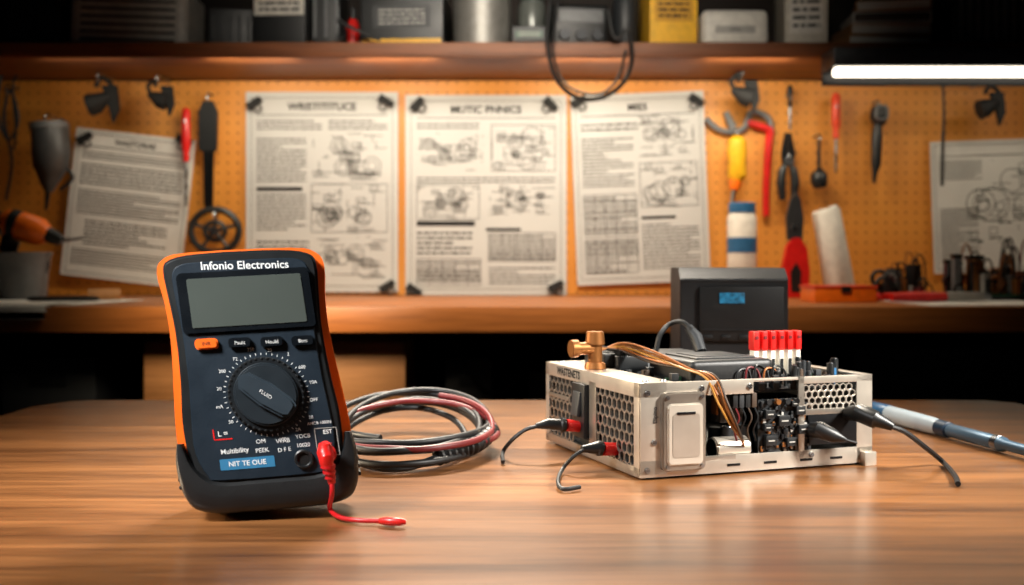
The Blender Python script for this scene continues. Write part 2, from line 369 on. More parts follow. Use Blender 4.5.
# ================================================================ coiled leads
def coil(turns,cx,cy,rx,ry,z0,ph,seed,up=.004,jit=.003):
    rd=random.Random(seed); P=[]; n=18
    for i in range(int(turns*n)+1):
        t=ph+2*math.pi*i/n; u=i/n
        jx=rx*(1+.11*math.sin(u*2.3+seed)); jy=ry*(1+.13*math.sin(u*1.7+seed*2))
        s=max(0,math.sin(t))
        P.append((cx+.007*math.sin(u*3.1+seed)+jx*math.cos(t),cy+.013*math.sin(u*2.1+seed)+jy*math.sin(t),TZ+z0+up*u+.018*s+jit*rd.random()))
    return P
r=root('black_test_lead','coiled black test lead with ribbed strain relief','test lead')
b=B(); P=coil(6.2,-.098,1.030,.069,.105,.004,math.pi*1.1,3,.0034,.001)
b.tube(P,.0030,CBL,10,n=3); b.obj('cable',r)
b=B(); q=[T(493,430,.018),T(480,442,.016),T(460,450,.013),T(436,458,.010)]
Q=cat(q,12); R=[(.0046 if i%3==0 else .0074) for i in range(len(Q))]; b.tube(Q,R,BLK2,12,smooth=False)
b.tube([T(436,458,.010),T(410,467,.006),T(380,468,.005),T(350,458,.004),T(330,442,.004)],.0031,CBL,8)
b.obj('strain_relief',r)
r=root('dark_red_test_lead','coiled dark red test lead lying with a black one','test lead')
b=B(); b.tube(coil(1.8,-.089,1.020,.076,.104,.014,math.pi*.9,8,.004,.001),.0029,DRED,10,n=3); b.obj('cable',r)

# ================================================================ electronics chassis
YA=math.radians(19.5); O=Vector(((640-512)*.879/FPX,.879,TZ)); DX=Vector((math.cos(YA),math.sin(YA),0)); DY=Vector((-math.sin(YA),math.cos(YA),0))
CW,CD,CHH=.222,.205,.078
def hf(px,py,y=0.0):
    rx=(px-512)/FPX; o=O+DY*y
    s=(rx*o.y-o.x)/(DX.x-rx*DX.y); t=o.y+s*DX.y
    return Vector((s,y,CH+(HY-py)*t/FPX-TZ))
def hl(px,py,x=0.0):
    rx=(px-512)/FPX; o=O+DX*x
    s=(rx*o.y-o.x)/(DY.x-rx*DY.y); t=o.y+s*DY.y
    return Vector((x,s,CH+(HY-py)*t/FPX-TZ))
def ht(px,py,z=CHH):
    D=FPX*(CH-TZ-z)/(py-HY); p=Vector(((px-512)*D/FPX,D,0))-Vector((O.x,O.y,0)); return Vector((p.dot(DX),p.dot(DY),z))
ps=root('power_supply_chassis','open silver metal electronics chassis with exposed circuitry','power supply',O,(0,0,YA))
th=.0016
b=B(); b.box((CW/2,CD/2,.006),(CW,CD,.003),ALU,.0005)
for (x,y) in ((.012,.012),(CW-.012,.012),(.012,CD-.012),(CW-.012,CD-.012)): b.cyl((x,y,0),(x,y,.005),.007,.008,BLK,16)
b.obj('base_tray',ps)
b=B()
b.box((CW/2,0,.009),(CW,th,.014),ALU2,.0005); b.box((.012,0,CHH/2+.002),(.024,th,CHH-.004),ALU2,.0005)
b.box((.052,0,CHH-.006),(.104,th,.012),ALU2,.0005); b.box((CW/2,.003,CHH-.0015),(CW,.007,.002),ALU2,.0005)
b.box((.062,-.0004,.0145),(.05,.001,.004),ALU,.0003)
for p in ((.006,.070),(.006,.008),(.1,.072),(.215,.008),(.012,.030),(.055,.072),(.16,.012)):
    b.cyl((p[0],-.0022,p[1]),(p[0],-.0005,p[1]),.0022,.0026,STL,12); b.box((p[0],-.0023,p[1]),(.003,.0004,.0005),BLK)
for x in (.05,.085,.12,.155,.185):
    b.box((x,-.001,.008),(.012,.0006,.002),DST)
b.ftext('Elipino',.0050,.013,-.0012,.052,INKD,rot=-math.pi/2,bold=.02)
b.ftext('TEM',.0032,.0185,-.0012,.050,INKD,rot=-math.pi/2)
b.obj('front_frame',ps)
a=hf(662,393,-.004); c=hf(705,469,-.004)
b=B(); w=c.x-a.x; h=a.z-c.z; mx=(a.x+c.x)/2; mz=(a.z+c.z)/2
b.prism(rrect(w,h,.0045,mx,mz),-.006,0,ALU,.001); b.prism(rrect(w*.82,h*.78,.004,mx,mz-.002),-.0082,-.004,mat('bright_plate','#d8d0c2',.3,.55,var=.04),.001)
b.prism(rrect(w*.64,h*.56,.003,mx,mz-.003),-.0086,-.007,ALU2,.0004)
b.box((mx,-.0088,mz+h*.24),(w*.42,.001,.0022),DST,.0003)
for (dx,dz) in ((-.40,.44),(.40,.44),(-.4,-.44),(.4,-.44)): b.cyl((mx+w*dx,-.0075,mz+h*dz),(mx+w*dx,-.0055,mz+h*dz),.0016,.0016,STL,12)
b.obj('bracket_plate',ps,label='silver rounded bracket plate with rivets')
a=hf(798,384); xr=a.x; 
b=B(); b.box((CW-.008,0,CHH/2+.002),(.016,th,CHH-.004),ALU2,.0005)
b.box(((xr+CW)/2,0,.048),(CW-xr,th,.005),ALU,.0005); b.box(((xr+CW)/2,0,CHH-.003),(CW-xr,th,.006),ALU2,.0005)
b.box((xr+.003,0,.044),(.006,th,.068),ALU,.0005)
t=honey(CW-xr-.016,.026,.0036,.0008,.0012); b.merge(t,ALU2,Matrix.Translation((xr+.001,-.0006,.0485)))
b.box(((xr+CW)/2+.002,.0,.033),(CW-xr-.018,.001,.026),DST,.0003)
b.box((CW-.006,-.003,.006),(.012,.008,.012),ALU2,.001)
b.obj('vent_panel',ps,label='silver panel with honeycomb vent')
b=B()
def lb(y0,y1,z0,z1,m=ALU2,x=0,t=th): b.box((x,(y0+y1)/2,(z0+z1)/2),(t,y1-y0,z1-z0),m,.0004)
lb(0,CD,.002,.010,ALU); lb(0,CD,CHH-.012,CHH,ALU2); lb(0,.010,.002,CHH); lb(CD-.008,CD,.002,CHH); lb(.085,.10,.01,.07,ALU)
lb(.148,.205,.046,.05,ALU)
LM=Matrix.Rotation(math.pi/2,4,'Z')
t=honey(.080,.060,.0056,.0011,.0012); b.merge(t,ALU,Matrix.Translation((.0006,.0085,.0095))@LM)
t=honey(.068,.060,.0056,.0011,.0012); b.merge(t,ALU,Matrix.Translation((.0006,.136,.0095))@LM)
b.text('WASTENETS',.0098,Matrix.Translation((-.0011,.148,CHH-.006))@Matrix.Rotation(-math.pi/2,4,'Z')@Matrix.Rotation(math.pi/2,4,'X'),INKD,bold=.03)
b.obj('side_panel',ps,label='perforated side panel with small lettering')
b=B(); b.box((-.002,.116,.042),(.006,.028,.048),BLK,.001); b.box((-.006,.116,.048),(.004,.016,.022),DKG,.001,(0,math.radians(8),0)); b.obj('rocker_switch',ps,label='black rocker switch housing')
b=B(); b.box((CW,CD/2,CHH/2+.003),(th,CD,CHH-.006),ALU,.0004); b.obj('end_panel',ps)
b=B(); b.box((CW/2,CD,CHH/2+.003),(CW,th,CHH-.006),ALU,.0004); b.obj('back_panel',ps)
b=B(); b.box((.016,CD/2,CHH-.001),(.032,CD-.004,.0018),ALU2,.0005); b.box((.13,CD-.008,CHH-.001),(.19,.016,.0018),ALU2,.0005); b.box((CW-.005,CD/2,CHH-.001),(.010,CD,.0018),ALU2,.0005)
for p in ((.01,.01),(.01,.19),(.026,.01)): b.cyl((p[0],p[1],CHH),(p[0],p[1],CHH+.0012),.003,.0025,STL,12)
b.obj('top_cover',ps,label='partial silver top plate')
b=B(); b.box((.112,CD/2,.010),(CW-.008,CD-.008,.002),PCB); b.obj('circuit_board',ps)
rt=random.Random(11)
b=B(); b.box((.122,.100,.066),(.172,.175,.002),PCB)
for i in range(280):
    x=.036+rt.random()*.172; y=.009+rt.random()*.170; s=.0018+rt.random()*.006; hh=s*rt.uniform(.8,2.4)
    b.box((x,y,.067+hh/2),(s,s*.8,hh),rt.choice([BLK,BLK,BLK,BLK,DKG,GRY,GRN,DST,DBR]),.0002)
b.obj('upper_circuit_board',ps,label='upper circuit board crowded with tiny components')
for i in range(18):
    x=.140+.0041*i+rt.random()*.002; y=.008+rt.random()*.034; h=.010+rt.random()*.014; rr=.0022+rt.random()*.0014
    b=B(); b.cyl((x,y,.067),(x,y,.067+h),rr,rr,[BLK,DKG,BLK,BLK,DBR,BLK,BLUP,DKG][i%8],14,.0004); b.cyl((x,y,.067+h),(x,y,.0674+h),rr*.8,rr*.75,DST,14); b.obj('capacitor',ps)
b=B(); b.box((.0065,.1,.04),(.002,.19,.06),mat('painted_inner_shade','#0b0b0b',.8)); b.obj('inner_shade_sheet',ps)  # black sheet standing in for the shade behind the side perforations
rc=random.Random(4)
for i in range(7):
    x=.088+.016*(i%4)+rc.random()*.004; y=.016+.02*(i//4); r_=.0055+rc.random()*.002; h=.018+rc.random()*.02
    b=B(); cm=[DKG,BLK,BLUP,mat('cap_sleeve','#3b2c22',.4)][i%4]
    b.cyl((x,y,.011),(x,y,.011+h),r_,r_,cm,18,.0006); b.cyl((x,y,.011+h),(x,y,.0115+h),r_*.85,r_*.8,STL,18); b.obj('capacitor',ps)
a=hf(728,448,.012)
b=B(); b.cyl((a.x-.016,.011,a.z),(a.x+.016,.011,a.z),.010,.010,ALU2,24,.001); b.cyl((a.x-.0165,.011,a.z),(a.x-.0155,.011,a.z),.0085,.0085,DST,24); b.obj('filter_capacitor',ps,label='silver cylindrical capacitor lying on its side')
a=hf(728,405,.02)
b=B(); b.box((a.x,.022,a.z),(.022,.016,.028),mat('transformer_core','#2a2622',.6),.001); b.box((a.x,.022,a.z),(.026,.010,.016),BRS,.002); b.obj('transformer',ps)
for i in range(3):
    x=.118+.013*i; b=B(); b.box((x,.010,.034),(.010,.006,.040),[BLK,DKG,BLK][i],.0008)
    for j_ in range(4): b.box((x,.0065,.020+.009*j_),(.008,.001,.003),[ALU2,GRY,YEL][(i+j_)%3],.0002)
    b.obj('relay',ps)
b=B()
for i in range(9): b.box((.120+.005*i,.03,.045),(.0012,.02,.03),DST)
b.box((.14,.041,.045),(.045,.002,.03),DST); b.obj('heat_sink',ps)
b=B(); b.box((.136,.003,.035),(.052,.0015,.05),PCB)
for i in range(190):
    x=.111+rc.random()*.050; z=.012+rc.random()*.047; s=.0008+rc.random()*.0022
    b.box((x,.0015-s*.2,z),(s,s*.8,s*rc.uniform(.6,2.4)),rc.choice([BLK,BLK,BLK,DKG,GRY,LGR,DST,BRS,DBR]),.0002)
for i in range(4): b.cyl((.118+.009*i,.003,.058),(.118+.009*i,-.003,.058),.0024,.0024,[BLK,BRS,BLK,DST][i],12)
for (x,z,s) in ((.119,.048,.009),(.133,.042,.011),(.149,.050,.009),(.152,.034,.010),(.120,.026,.010),(.140,.024,.009),(.117,.037,.007),(.143,.056,.006)): b.box((x,-.0003,z),(s,.005,s*.8),BLK,.0006); b.box((x,-.0030,z),(s*.6,.0004,s*.10),LGR)
b.obj('control_board',ps,label='dark circuit board crowded with small components')
for i in range(4):
    x=.088+.006*i; b=B(); b.box((x,.004,.060),(.0045,.006,.012),[BLK,DKG,BLK,DBR][i],.0006); b.tube([(x,.001,.054),(x+.002,-.001,.046),(x-.001,.001,.036),(x+.003,.004,.026)],.0008,[DRED,BLK,DBR,BLK][i],6); b.obj('plug_terminal',ps)
def tbox(x0,x1,y0,y1,h,m,name,label=None,bev=.002,extra=None,z=CHH):
    b=B(); b.box(((x0+x1)/2,(y0+y1)/2,z+h/2),(x1-x0,y1-y0,h),m,bev,seg=3)
    if extra: extra(b)
    b.obj(name,ps,label=label)
p1=ht(606,368); 
def ex0(b):
    for i in range(5): b.box((p1.x+.004+.006*i,p1.y+.022,CHH+.0135),(.0025,.036,.0015),DKG,.0003)
tbox(p1.x-.002,p1.x+.034,p1.y,p1.y+.045,.013,BLK,'control_module','black plastic module',.0015,ex0)
def ex(b):
    b.box((.098,.062,CHH+.0145),(.058,.056,.002),BLK2,.0008); b.box((.098,.062,CHH+.0157),(.044,.042,.0012),BLK,.0005)
tbox(.058,.138,.022,.102,.020,BLK2,'drive_module','large flat black rounded module',.005,ex,z=CHH-.006)
b=B(); b.box((.050,.14,CHH+.004),(.03,.05,.014),BLK,.001)
for i in range(6): b.box((.038+.005*i,.14,CHH+.013),(.002,.048,.006),DST)
b.obj('finned_module',ps)
tbox(.080,.130,.125,.175,.018,BLK,'rear_module','dark grey boxy module',.003,z=CHH-.006)
for i in range(6):
    g=hf(754+i*8.4,352,.055)
    b=B(); b.box((g.x,.055,CHH+.006),(.0042,.008,.026),WPL,.0006); b.box((g.x,.055,CHH+.027),(.0055,.010,.017),RED,.0010)
    b.box((g.x,.0505,CHH+.004),(.0022,.001,.014),BLK); b.box((g.x,.0498,CHH+.030),(.003,.001,.003),DRED); b.obj('fuse_connector',ps,label='red capped white connector')
b=B(); b.box((.170,.055,CHH-.006),(.066,.016,.006),BLK,.0008); b.obj('connector_header',ps)
g=hl(595,358,.014); 
b=B(); gx,gy=g.x,g.y
b.cyl((gx,gy,CHH),(gx,gy,CHH+.006),.010,.009,BRS,20,.0008); b.cyl((gx,gy,CHH+.006),(gx,gy,CHH+.024),.0065,.0065,BRS,18); b.cyl((gx,gy,CHH+.022),(gx,gy,CHH+.034),.0090,.0080,BRS,20,.0008)
b.cyl((gx-.020,gy,CHH+.019),(gx,gy,CHH+.019),.0055,.006,BRS,16,.0006); b.cyl((gx-.024,gy,CHH+.019),(gx-.017,gy,CHH+.019),.0080,.0080,BRS,16,.0006)
b.obj('brass_terminal',ps,label='brass terminal post')
for i in range(5):
    o=i*.0020; m=[COP,BRS,mat('wire_amber','#9c6c28',.45),COP,DBR][i]; sp=[0,5,-4,9,12][i]
    P=[Vector((gx+.004,gy,CHH+.016+o*.6)),hf(622,343+i*2,.12),hf(650,350+i*3,.08),hf(684+sp*.5,366+i,.03),hf(708+sp*.6,380-i,.004),hf(720+sp*.6,402,-.006-o*.7),hf(732+sp*.4,425,-.008-o*.7),hf(742,440,-.004),hf(744,450,.006)]
    b=B(); b.tube(P,.0010,m,7); b.obj('wire',ps,label='amber insulated wire')
b=B(); P=[hf(656,352,.13),hf(660,335,.13),hf(670,324,.13),hf(682,322,.12),hf(692,330,.11)]
b.tube(P,.0024,CBL,8); b.tube([hf(688,327,.115),hf(696,337,.11),hf(701,352,.10)],[.004,.006,.0055],DKG,10,smooth=False); b.obj('jumper_cable',ps,label='black looping cable with grey connector')
for i in range(5):
    P=[hf(736+i*9,392,.02),hf(738+i*9,372-3*i%7,.02),hf(748+i*9,370,.022),hf(752+i*9,384,.02)]
    b=B(); b.tube(P,.0009,[BLK,DRED,BLK,COP,BLK][i],6); b.obj('jumper_wire',ps)
def lead(name,label,plugpts,prad,cab,crad,pm=BLK,nose=None):
    r=root(name,label,'plug lead'); b=B(); b.tube(plugpts,prad,pm,14,smooth=False)
    if nose: b.tube(nose[0],nose[1],RED,14,smooth=False)
    b.obj('plug',r); b=B(); b.tube(cab,crad,CBL,8); b.obj('cable',r); return r
def wl(v): return O+DX*v.x+DY*v.y+Vector((0,0,v.z))
e=wl(hl(582,425,-.001)); q=lambda px,py,D: W(px,py,D)
lead('black_plug_lead','black plug with red nose pushed into the perforated side',[q(565,425,e.y-.012),q(561,425,e.y-.013),q(559,425,e.y-.0135),q(548,424,e.y-.017),q(536,426,e.y-.02)],[.0062,.0070,.0056,.0050,.0024],
 [q(538,426,e.y-.02),q(525,430,e.y-.02),q(512,440,e.y-.02),q(503,452,e.y-.01),T(503,462)],.0018,BLK,([q(583,427,e.y),q(565,425,e.y-.012)],[.0048,.0054]))
e=wl(hl(613,450,-.001))
lead('black_plug_lead','black plug with red nose and short curled cable',[q(602,449,e.y-.010),q(598,448,e.y-.011),q(596,448,e.y-.012),q(582,449,e.y-.018)],[.006,.0066,.0054,.0028],
 [q(585,449,e.y-.018),q(573,457,e.y-.02),q(562,470,e.y-.02),T(558,482,.004),T(563,489,.003),T(580,487,.003)],.0017,BLK,([q(616,449,e.y),q(602,449,e.y-.010)],[.0056,.0056]))
e=wl(hf(848,413,-.001))
lead('black_plug_lead','black plug with long black cable draped onto the table',[e,q(860,413,e.y-.02),q(876,420,e.y-.03),q(877,420,e.y-.03),q(893,427,e.y-.035)],[.0060,.0078,.0076,.0062,.0034],
 [q(890,426,e.y-.034),q(905,432,e.y-.03),q(925,447,e.y-.02),q(943,462,e.y),T(955,476),T(958,484,.003)],.0022)
e=wl(hf(812,430,-.001))
lead('probe_plug','stubby black probe plugged into the vent panel',[e,q(820,430,e.y-.012),q(834,436,e.y-.016),q(846,440,e.y-.018)],[.0064,.0074,.0058,.0018],[q(843,439,e.y-.018),q(850,441,e.y-.018),q(857,443,e.y-.018)],.0010)

# ================================================================ pen tool
r=root('voltage_tester','slim pen-shaped tester with pale barrel lying on the table','tester pen')
a=Vector((.402,1.235,TZ+.010)); d=(Vector((.458,.962,TZ+.008))-a).normalized()
def at(s): return a+d*s
b=B(); b.tube([at(0),at(.004),at(.03),at(.06),at(.12),at(.135)],[.005,.0085,.0092,.0092,.0088,.0075],mat('pale_blue_barrel','#b4c3cd',.32,var=.03),20,smooth=False); b.obj('barrel',r)
b=B(); b.tube([at(-.002),at(.002),at(.040),at(.041)],[.0070,.0092,.0098,.0092],BLUP,20,smooth=False); b.obj('end_cap',r,label='blue end cap')
b=B(); b.tube([at(.133),at(.134),at(.150),at(.151)],[.0074,.0082,.0078,.006],mat('navy_plastic','#1b3146',.4),20,smooth=False); b.obj('collar',r,label='dark blue collar')
b=B(); b.tube([at(.150),at(.153),at(.235),at(.238),at(.36)],[.0050,.0066,.0068,.0050,.0048],mat('blue_steel_shaft','#4f6b82',.4,.3,var=.03),20,smooth=False)
b.tube([at(.222),at(.223),at(.230),at(.231)],[.006,.0074,.0074,.006],STL,16,smooth=False); b.obj('shaft',r,label='blue-grey metal shaft')
ground(r,TZ)

# ================================================================ black instrument behind
f=FB(734,1.25,TZ); r=root('bench_instrument','small black bench instrument with blue display','instrument',f.loc,(0,0,math.radians(-3)))
kk=f.k; hgt=(PYz(TZ,1.25)-268)*kk; wd=107*kk; hfz=hgt-.012
b=B(); b.prism([(0,0),(.12,0),(.12,hgt),(.02,hgt),(0,hfz)],-wd/2,wd/2,mat('instrument_case','#0d0f12',.5),.001,M=Matrix(((0,1,0,0),(1,0,0,0),(0,0,1,0),(0,0,0,1))))
b.box((0,.001,hfz-.002),(wd*.99,.004,.003),DKG,.001); b.obj('case',r)
b=B(); b.box((.008,-.002,hgt-.052),(wd*.78,.006,.062),mat('instrument_face','#07080a',.5),.002); b.box((.006,-.0055,hgt-.070),(wd*.7,.002,.002),BLK); 
for i in range(4): b.box((-.03+.02*i,-.0055,hgt-.078),(.01,.003,.004),BLK,.0008)
b.obj('front_panel',r)
b=B(); b.box((-.003,-.0055,hgt-.034),(.028,.002,.012),mat('display_glass','#1b5f80',.4,emit=.4,scale=180,var=.6),.0005)
b.obj('display',r,label='plain dim blue lit display')
ground(r,TZ)

# ================================================================ wall charts
def words(b,x0,x1,z,h,m,rd,y=-.0008):
    x=x0
    while x<x1:
        w=h*rd.uniform(1.2,5); e=min(x1,x+w)
        b.quad(x,z,e,z+h,y,m); x=e+h*.7
def block(b,x0,z0,x1,z1,lh,rd,m=INKL):
    z=z1-lh
    while z>z0:
        words(b,x0,x0+(x1-x0)*(1 if rd.random()<.75 else rd.uniform(.4,.9)),z,lh*.38,m,rd); z-=lh
def frame(b,x0,z0,x1,z1,w=.0012,m=INK,y=-.0008):
    b.line(x0,z0,x1,z0,w,y,m);b.line(x1,z0,x1,z1,w,y,m);b.line(x1,z1,x0,z1,w,y,m);b.line(x0,z1,x0,z0,w,y,m)
def diag(b,x0,z0,x1,z1,rd):
    w=x1-x0;h=z1-z0; cx=(x0+x1)/2; cz=(z0+z1)/2; R=min(w,h)*.26
    for i in range(6):
        c=(cx+rd.uniform(-.34,.34)*w,cz+rd.uniform(-.28,.28)*h); q=R*rd.uniform(.25,.95)
        b.ring(c[0],c[1],q,.0020,-.0008,INKL); 
        if rd.random()<.6: b.ring(c[0],c[1],q*.55,.0018,-.0008,INKL)
    for i in range(22):
        xa=x0+rd.random()*w; za=z0+rd.random()*h; 
        if rd.random()<.65: b.line(xa,za,min(x1,max(x0,xa+rd.uniform(-.4,.4)*w)),za,.0017,-.0008,INKL)
        else: b.line(xa,za,xa,min(z1,max(z0,za+rd.uniform(-.4,.4)*h)),.0017,-.0008,INKL)
    for i in range(8):
        xa=x0+rd.random()*w*.8; za=z0+rd.random()*h*.9; frame(b,xa,za,xa+w*.12,za+h*.08,.0015,INKL)
        words(b,xa,xa+w*.2,za-h*.05,h*.02,INKL,rd)
def poster(px,py,w,h,title,seed,lay,tilt=0,curl=0,label='',m=PAP):
    kk=2.785/FPX; w*=kk;h*=kk; rd=random.Random(seed); b=B(); n=12
    for i in range(n):
        for j in range(4):
            b.quad(-w/2+w*i/n,h*j/4,-w/2+w*(i+1)/n,h*(j+1)/4,0,m)
    bmesh.ops.remove_doubles(b.bm,verts=b.bm.verts,dist=1e-6)
    e=w*.07; X0=-w/2+e; X1=w/2-e; top=h*.955
    if title: b.ftext(title,h*.052,0,-.0008,h*.925,INKD,bold=.025)
    frame(b,-w/2+e*.5,h*.03,w/2-e*.5,h*.97,.0013,INKL)
    b.line(X0,h*.885,X1,h*.885,.0018,-.0008,INK)
    for (t,x0,z0,x1,z1) in lay:
        a=X0+(X1-X0)*x0; c=X0+(X1-X0)*x1; lo=h*z0; hi=h*z1
        if t=='t': block(b,a,lo,c,hi,h*.019,rd)
        elif t=='T': block(b,a,lo,c,hi,h*.025,rd,INK)
        elif t=='d': diag(b,a,lo,c,hi,rd)
        elif t=='D': diag(b,a,lo,c,hi,rd); frame(b,a,lo,c,hi,.0016,INKL)
        elif t=='b': b.quad(a,lo,c,hi,-.0009,INKD)
        elif t=='g':
            frame(b,a,lo,c,hi,.0018,INKL)
            for q in range(1,7): b.line(a,lo+(hi-lo)*q/7,c,lo+(hi-lo)*q/7,.0013,-.0008,INKL); 
            for q in range(1,5): b.line(a+(c-a)*q/5,lo,a+(c-a)*q/5,hi,.0013,-.0008,INKL)
            block(b,a+.003,lo,c,hi,h*.022,rd)
    if curl: b.warp(lambda v: Vector((v.x,v.y-curl*((v.x/w*2)**2*.5+ (max(0,.4-v.z/h))**2*2),v.z)))
    P=W(px,py,2.785)
    return b.obj('wall_chart',loc=P,rot=(0,math.radians(tilt),0),label=label,cat='poster',group='printed charts on the pegboard')
L2=[('t',0,.80,.5,.87),('t',.55,.80,1,.87),('t',0,.55,.38,.78),('d',.42,.57,1,.80),('b',0,.505,.35,.525),('t',0,.30,.38,.50),('D',.42,.30,1,.54),('T',0,.05,.4,.27),('d',.45,.06,1,.28)]
L3=[('t',0,.82,.45,.87),('d',0,.62,.48,.81),('D',.54,.62,1,.85),('t',.0,.56,1,.60),('D',0,.38,.45,.55),('d',.52,.40,1,.55),('b',0,.345,.42,.37),('b',.5,.32,.75,.335),('T',0,.19,.40,.33),('g',0,.05,.46,.18),('g',.52,.17,1,.31),('t',.52,.05,1,.15)]
L4=[('T',0,.80,.5,.86),('d',.5,.66,1,.88),('t',0,.5,.45,.78),('D',.5,.40,1,.63),('g',0,.26,.46,.47),('b',.5,.335,.8,.35),('t',.5,.06,1,.32),('g',0,.06,.46,.24)]
L1=[('t',.0,.80,1,.86),('T',0,.62,1,.78),('t',0,.42,1,.6),('T',.1,.22,.9,.4),('t',0,.08,1,.2)]
poster(120,281,120,148,'WASTORAE',1,L1,6.5,.004,'loose printed sheet pinned at a tilt',mat('pale_paper','#deddd8',.8,var=.04))
poster(322,292,152,200,'WRISTITITUCE',2,L2,0,0,'large printed schematic chart with diagrams and text')
poster(486,295,161,200,'MUTIC PNNICS',3,L3,0,0,'large printed chart with tables and circuit diagrams')
poster(644,283,133,190,'MIES',4,L4,-2.2,.003,'printed chart hanging slightly crooked with diagrams')
poster(990,272,112,132,'',5,[('t',0,.7,.45,.86),('d',.3,.2,1,.85),('t',0,.1,.4,.5)],-2,.003,'plain printed sheet with line drawings',PAP2)
for (px,py,rt_) in ((254,103,-35),(386,101,30),(417,104,-50),(551,104,45),(414,290,30),(556,286,-30),(387,286,-35),(579,101,-30),(697,100,30),(84,138,-30),(184,140,20)):
    f=F(px,py,2.772); b=B(); f.pl(b,[(px-8,py-4),(px+8,py-3),(px+8,py+3),(px-8,py+4)],-.004,.008,INKD); f.cur(b,[(px-3,py+3),(px-3,py+9),(px+3,py+9),(px+3,py+3)],.8,INKD,5,-.003)
    b.obj('binder_clip',loc=f.loc,rot=(0,math.radians(rt_),0),label='small black binder clip holding a chart',cat='binder clip',group='binder clips on the wall charts')

# ================================================================ tools on the wall
def tool(name,label,cat_,px,py,D=2.755,group=None):
    f=F(px,py,D); return f,root(name,label,cat_,f.loc,group=group)
def hook(f,r,px,py):
    d=2.80-f.D
    b=B(); f.cur(b,[(px,py-5,d),(px,py-5,.0),(px,py,-.010),(px,py+4,-.004)],1.1,STL,6); b.obj('peg_hook',r)
def part(f,r,name,rods=(),plates=(),curves=(),label=None):
    b=B()
    for L,m in rods: f.rod(b,L,m)
    for L,d0,d1,m in plates: f.pl(b,L,d0,d1,m)
    for L,w,m in curves: f.cur(b,L,w,m)
    return b.obj(name,r,label=label)
def sdriver(label,x,y0,y1,hm,hw,shaft_up=True,split=.5,lean=0):
    f,r=tool('screwdriver',label,'screwdriver',x,y0); ym=y0+(y1-y0)*split; lx=lambda y:x+lean*(y-y0)
    H=[(lx(ym),ym,hw*.6),(lx(ym+4),ym+4,hw*.75),(lx(ym+8),ym+8,hw*.6),(lx(ym+14),ym+14,hw),(lx(y1-4),y1-4,hw),(lx(y1),y1,hw*.5)]
    S=[(lx(y0),y0,1.1),(lx(y0+6),y0+6,1.5),(lx(ym),ym,1.5)]
    if not shaft_up:
        mir=lambda L:[(lx(y0+y1-p[1]),y0+y1-p[1],p[2]) for p in L]; H=mir(H);S=mir(S)
    part(f,r,'handle',[(H,hm)]); part(f,r,'shaft',[(S,STL)]); hook(f,r,x,y0+ (14 if not shaft_up else 3))
def pliers(label,x,y0,y1,hm,w=10,hr=3.2):
    f,r=tool('pliers',label,'pliers',x,y0); yp=y0+(y1-y0)*.42
    part(f,r,'jaw',plates=[([(x-5,yp+5),(x-7,yp-8),(x-3,y0),(x-.3,y0),(x-.3,yp)],-.004,.006,DST),([(x+5,yp+5),(x+7,yp-8),(x+3,y0),(x+.3,y0),(x+.3,yp)],-.004,.006,DST)])
    b=B(); c=f(x,yp); b.cyl(c+Vector((0,-.009,0)),c+Vector((0,.006,0)),5*f.k,5*f.k,STL,16); b.obj('pivot',r)
    for s in (-1,1):
        P=[(x+s*2,yp+2),(x+s*w*.8,yp+10),(x+s*w,(yp+y1)/2+4),(x+s*w*.75,y1)]
        b=B(); b.tube([f(*p) for p in P],[2*f.k,hr*f.k,hr*1.1*f.k,hr*.8*f.k],hm,8); b.obj('handle',r)
    hook(f,r,x,yp-4)
sdriver('red-handled screwdriver hanging beside a schematic sheet',186,108,206,RED,4.5,False,.45)
f,r=tool('hand_file','long black file tool hanging on a hook','hand file',207,98)
part(f,r,'handle',plates=[([(199,112),(203,101),(213,101),(218,112),(217,150),(214,152),(203,152),(199,150)],-.006,.006,BLK)])
part(f,r,'blade',plates=[([(203,150),(214,150),(213,205),(209,214),(204,205)],-.002,.003,DST)]); hook(f,r,208,98)
f,r=tool('cutting_wheel','round black spoked wheel guard leaning on the pegboard','wheel',215,240)
b=B(); c=f(215,231)
for R,w in ((24,3.5),(10,2.5)):
    b.tube([c+Vector((R*f.k*math.cos(a*math.pi/16),0,R*.9*f.k*math.sin(a*math.pi/16))) for a in range(32)],w*f.k,BLK,8,closed=True,smooth=False)
b.obj('rim',r); b=B()
for a in range(5):
    t=a*2*math.pi/5+.3; b.tube([c,c+Vector((23*f.k*math.cos(t),0,21*f.k*math.sin(t)))],2*f.k,DKG,6,smooth=False)
b.cyl(c+Vector((0,-.012,0)),c+Vector((0,.01,0)),5*f.k,5*f.k,STL); b.obj('hub',r); hook(f,r,215,216)
MBLK=mat('matte_black','#0c0d0e',.75)
def clamp(px,py,s,label,tilt=1):
    f,r=tool('clamp_lamp',label,'clamp lamp',px,py,2.70)
    part(f,r,'shade',[([(px-8*s*tilt,py+2*s,9*s),(px-2*s*tilt,py,8.5*s),(px+5*s*tilt,py-4*s,5*s),(px+9*s*tilt,py-6*s,3*s)],MBLK)])
    part(f,r,'arm',curves=[([(px+7*s*tilt,py-6*s),(px+10*s*tilt,py-14*s),(px+2*s*tilt,py-20*s),(px-3*s,py-13*s)],2*s,MBLK)])
    part(f,r,'clip',plates=[([(px+2*s,py-14*s),(px+14*s,py-14*s),(px+16*s,py+4*s),(px+11*s,py+16*s),(px+8*s,py+4*s)],-.004,.01,MBLK)]); hook(f,r,px,py-20*s)
clamp(99,103,1.25,'black clamp lamp hanging from the shelf edge'); clamp(158,100,1.0,'small black clamp lamp clipped on pegboard',-1)
clamp(742,96,1.1,'black clip lamp hanging above bottle and pliers',-1); clamp(988,108,1.1,'black clamp lamp hanging near a light bar')
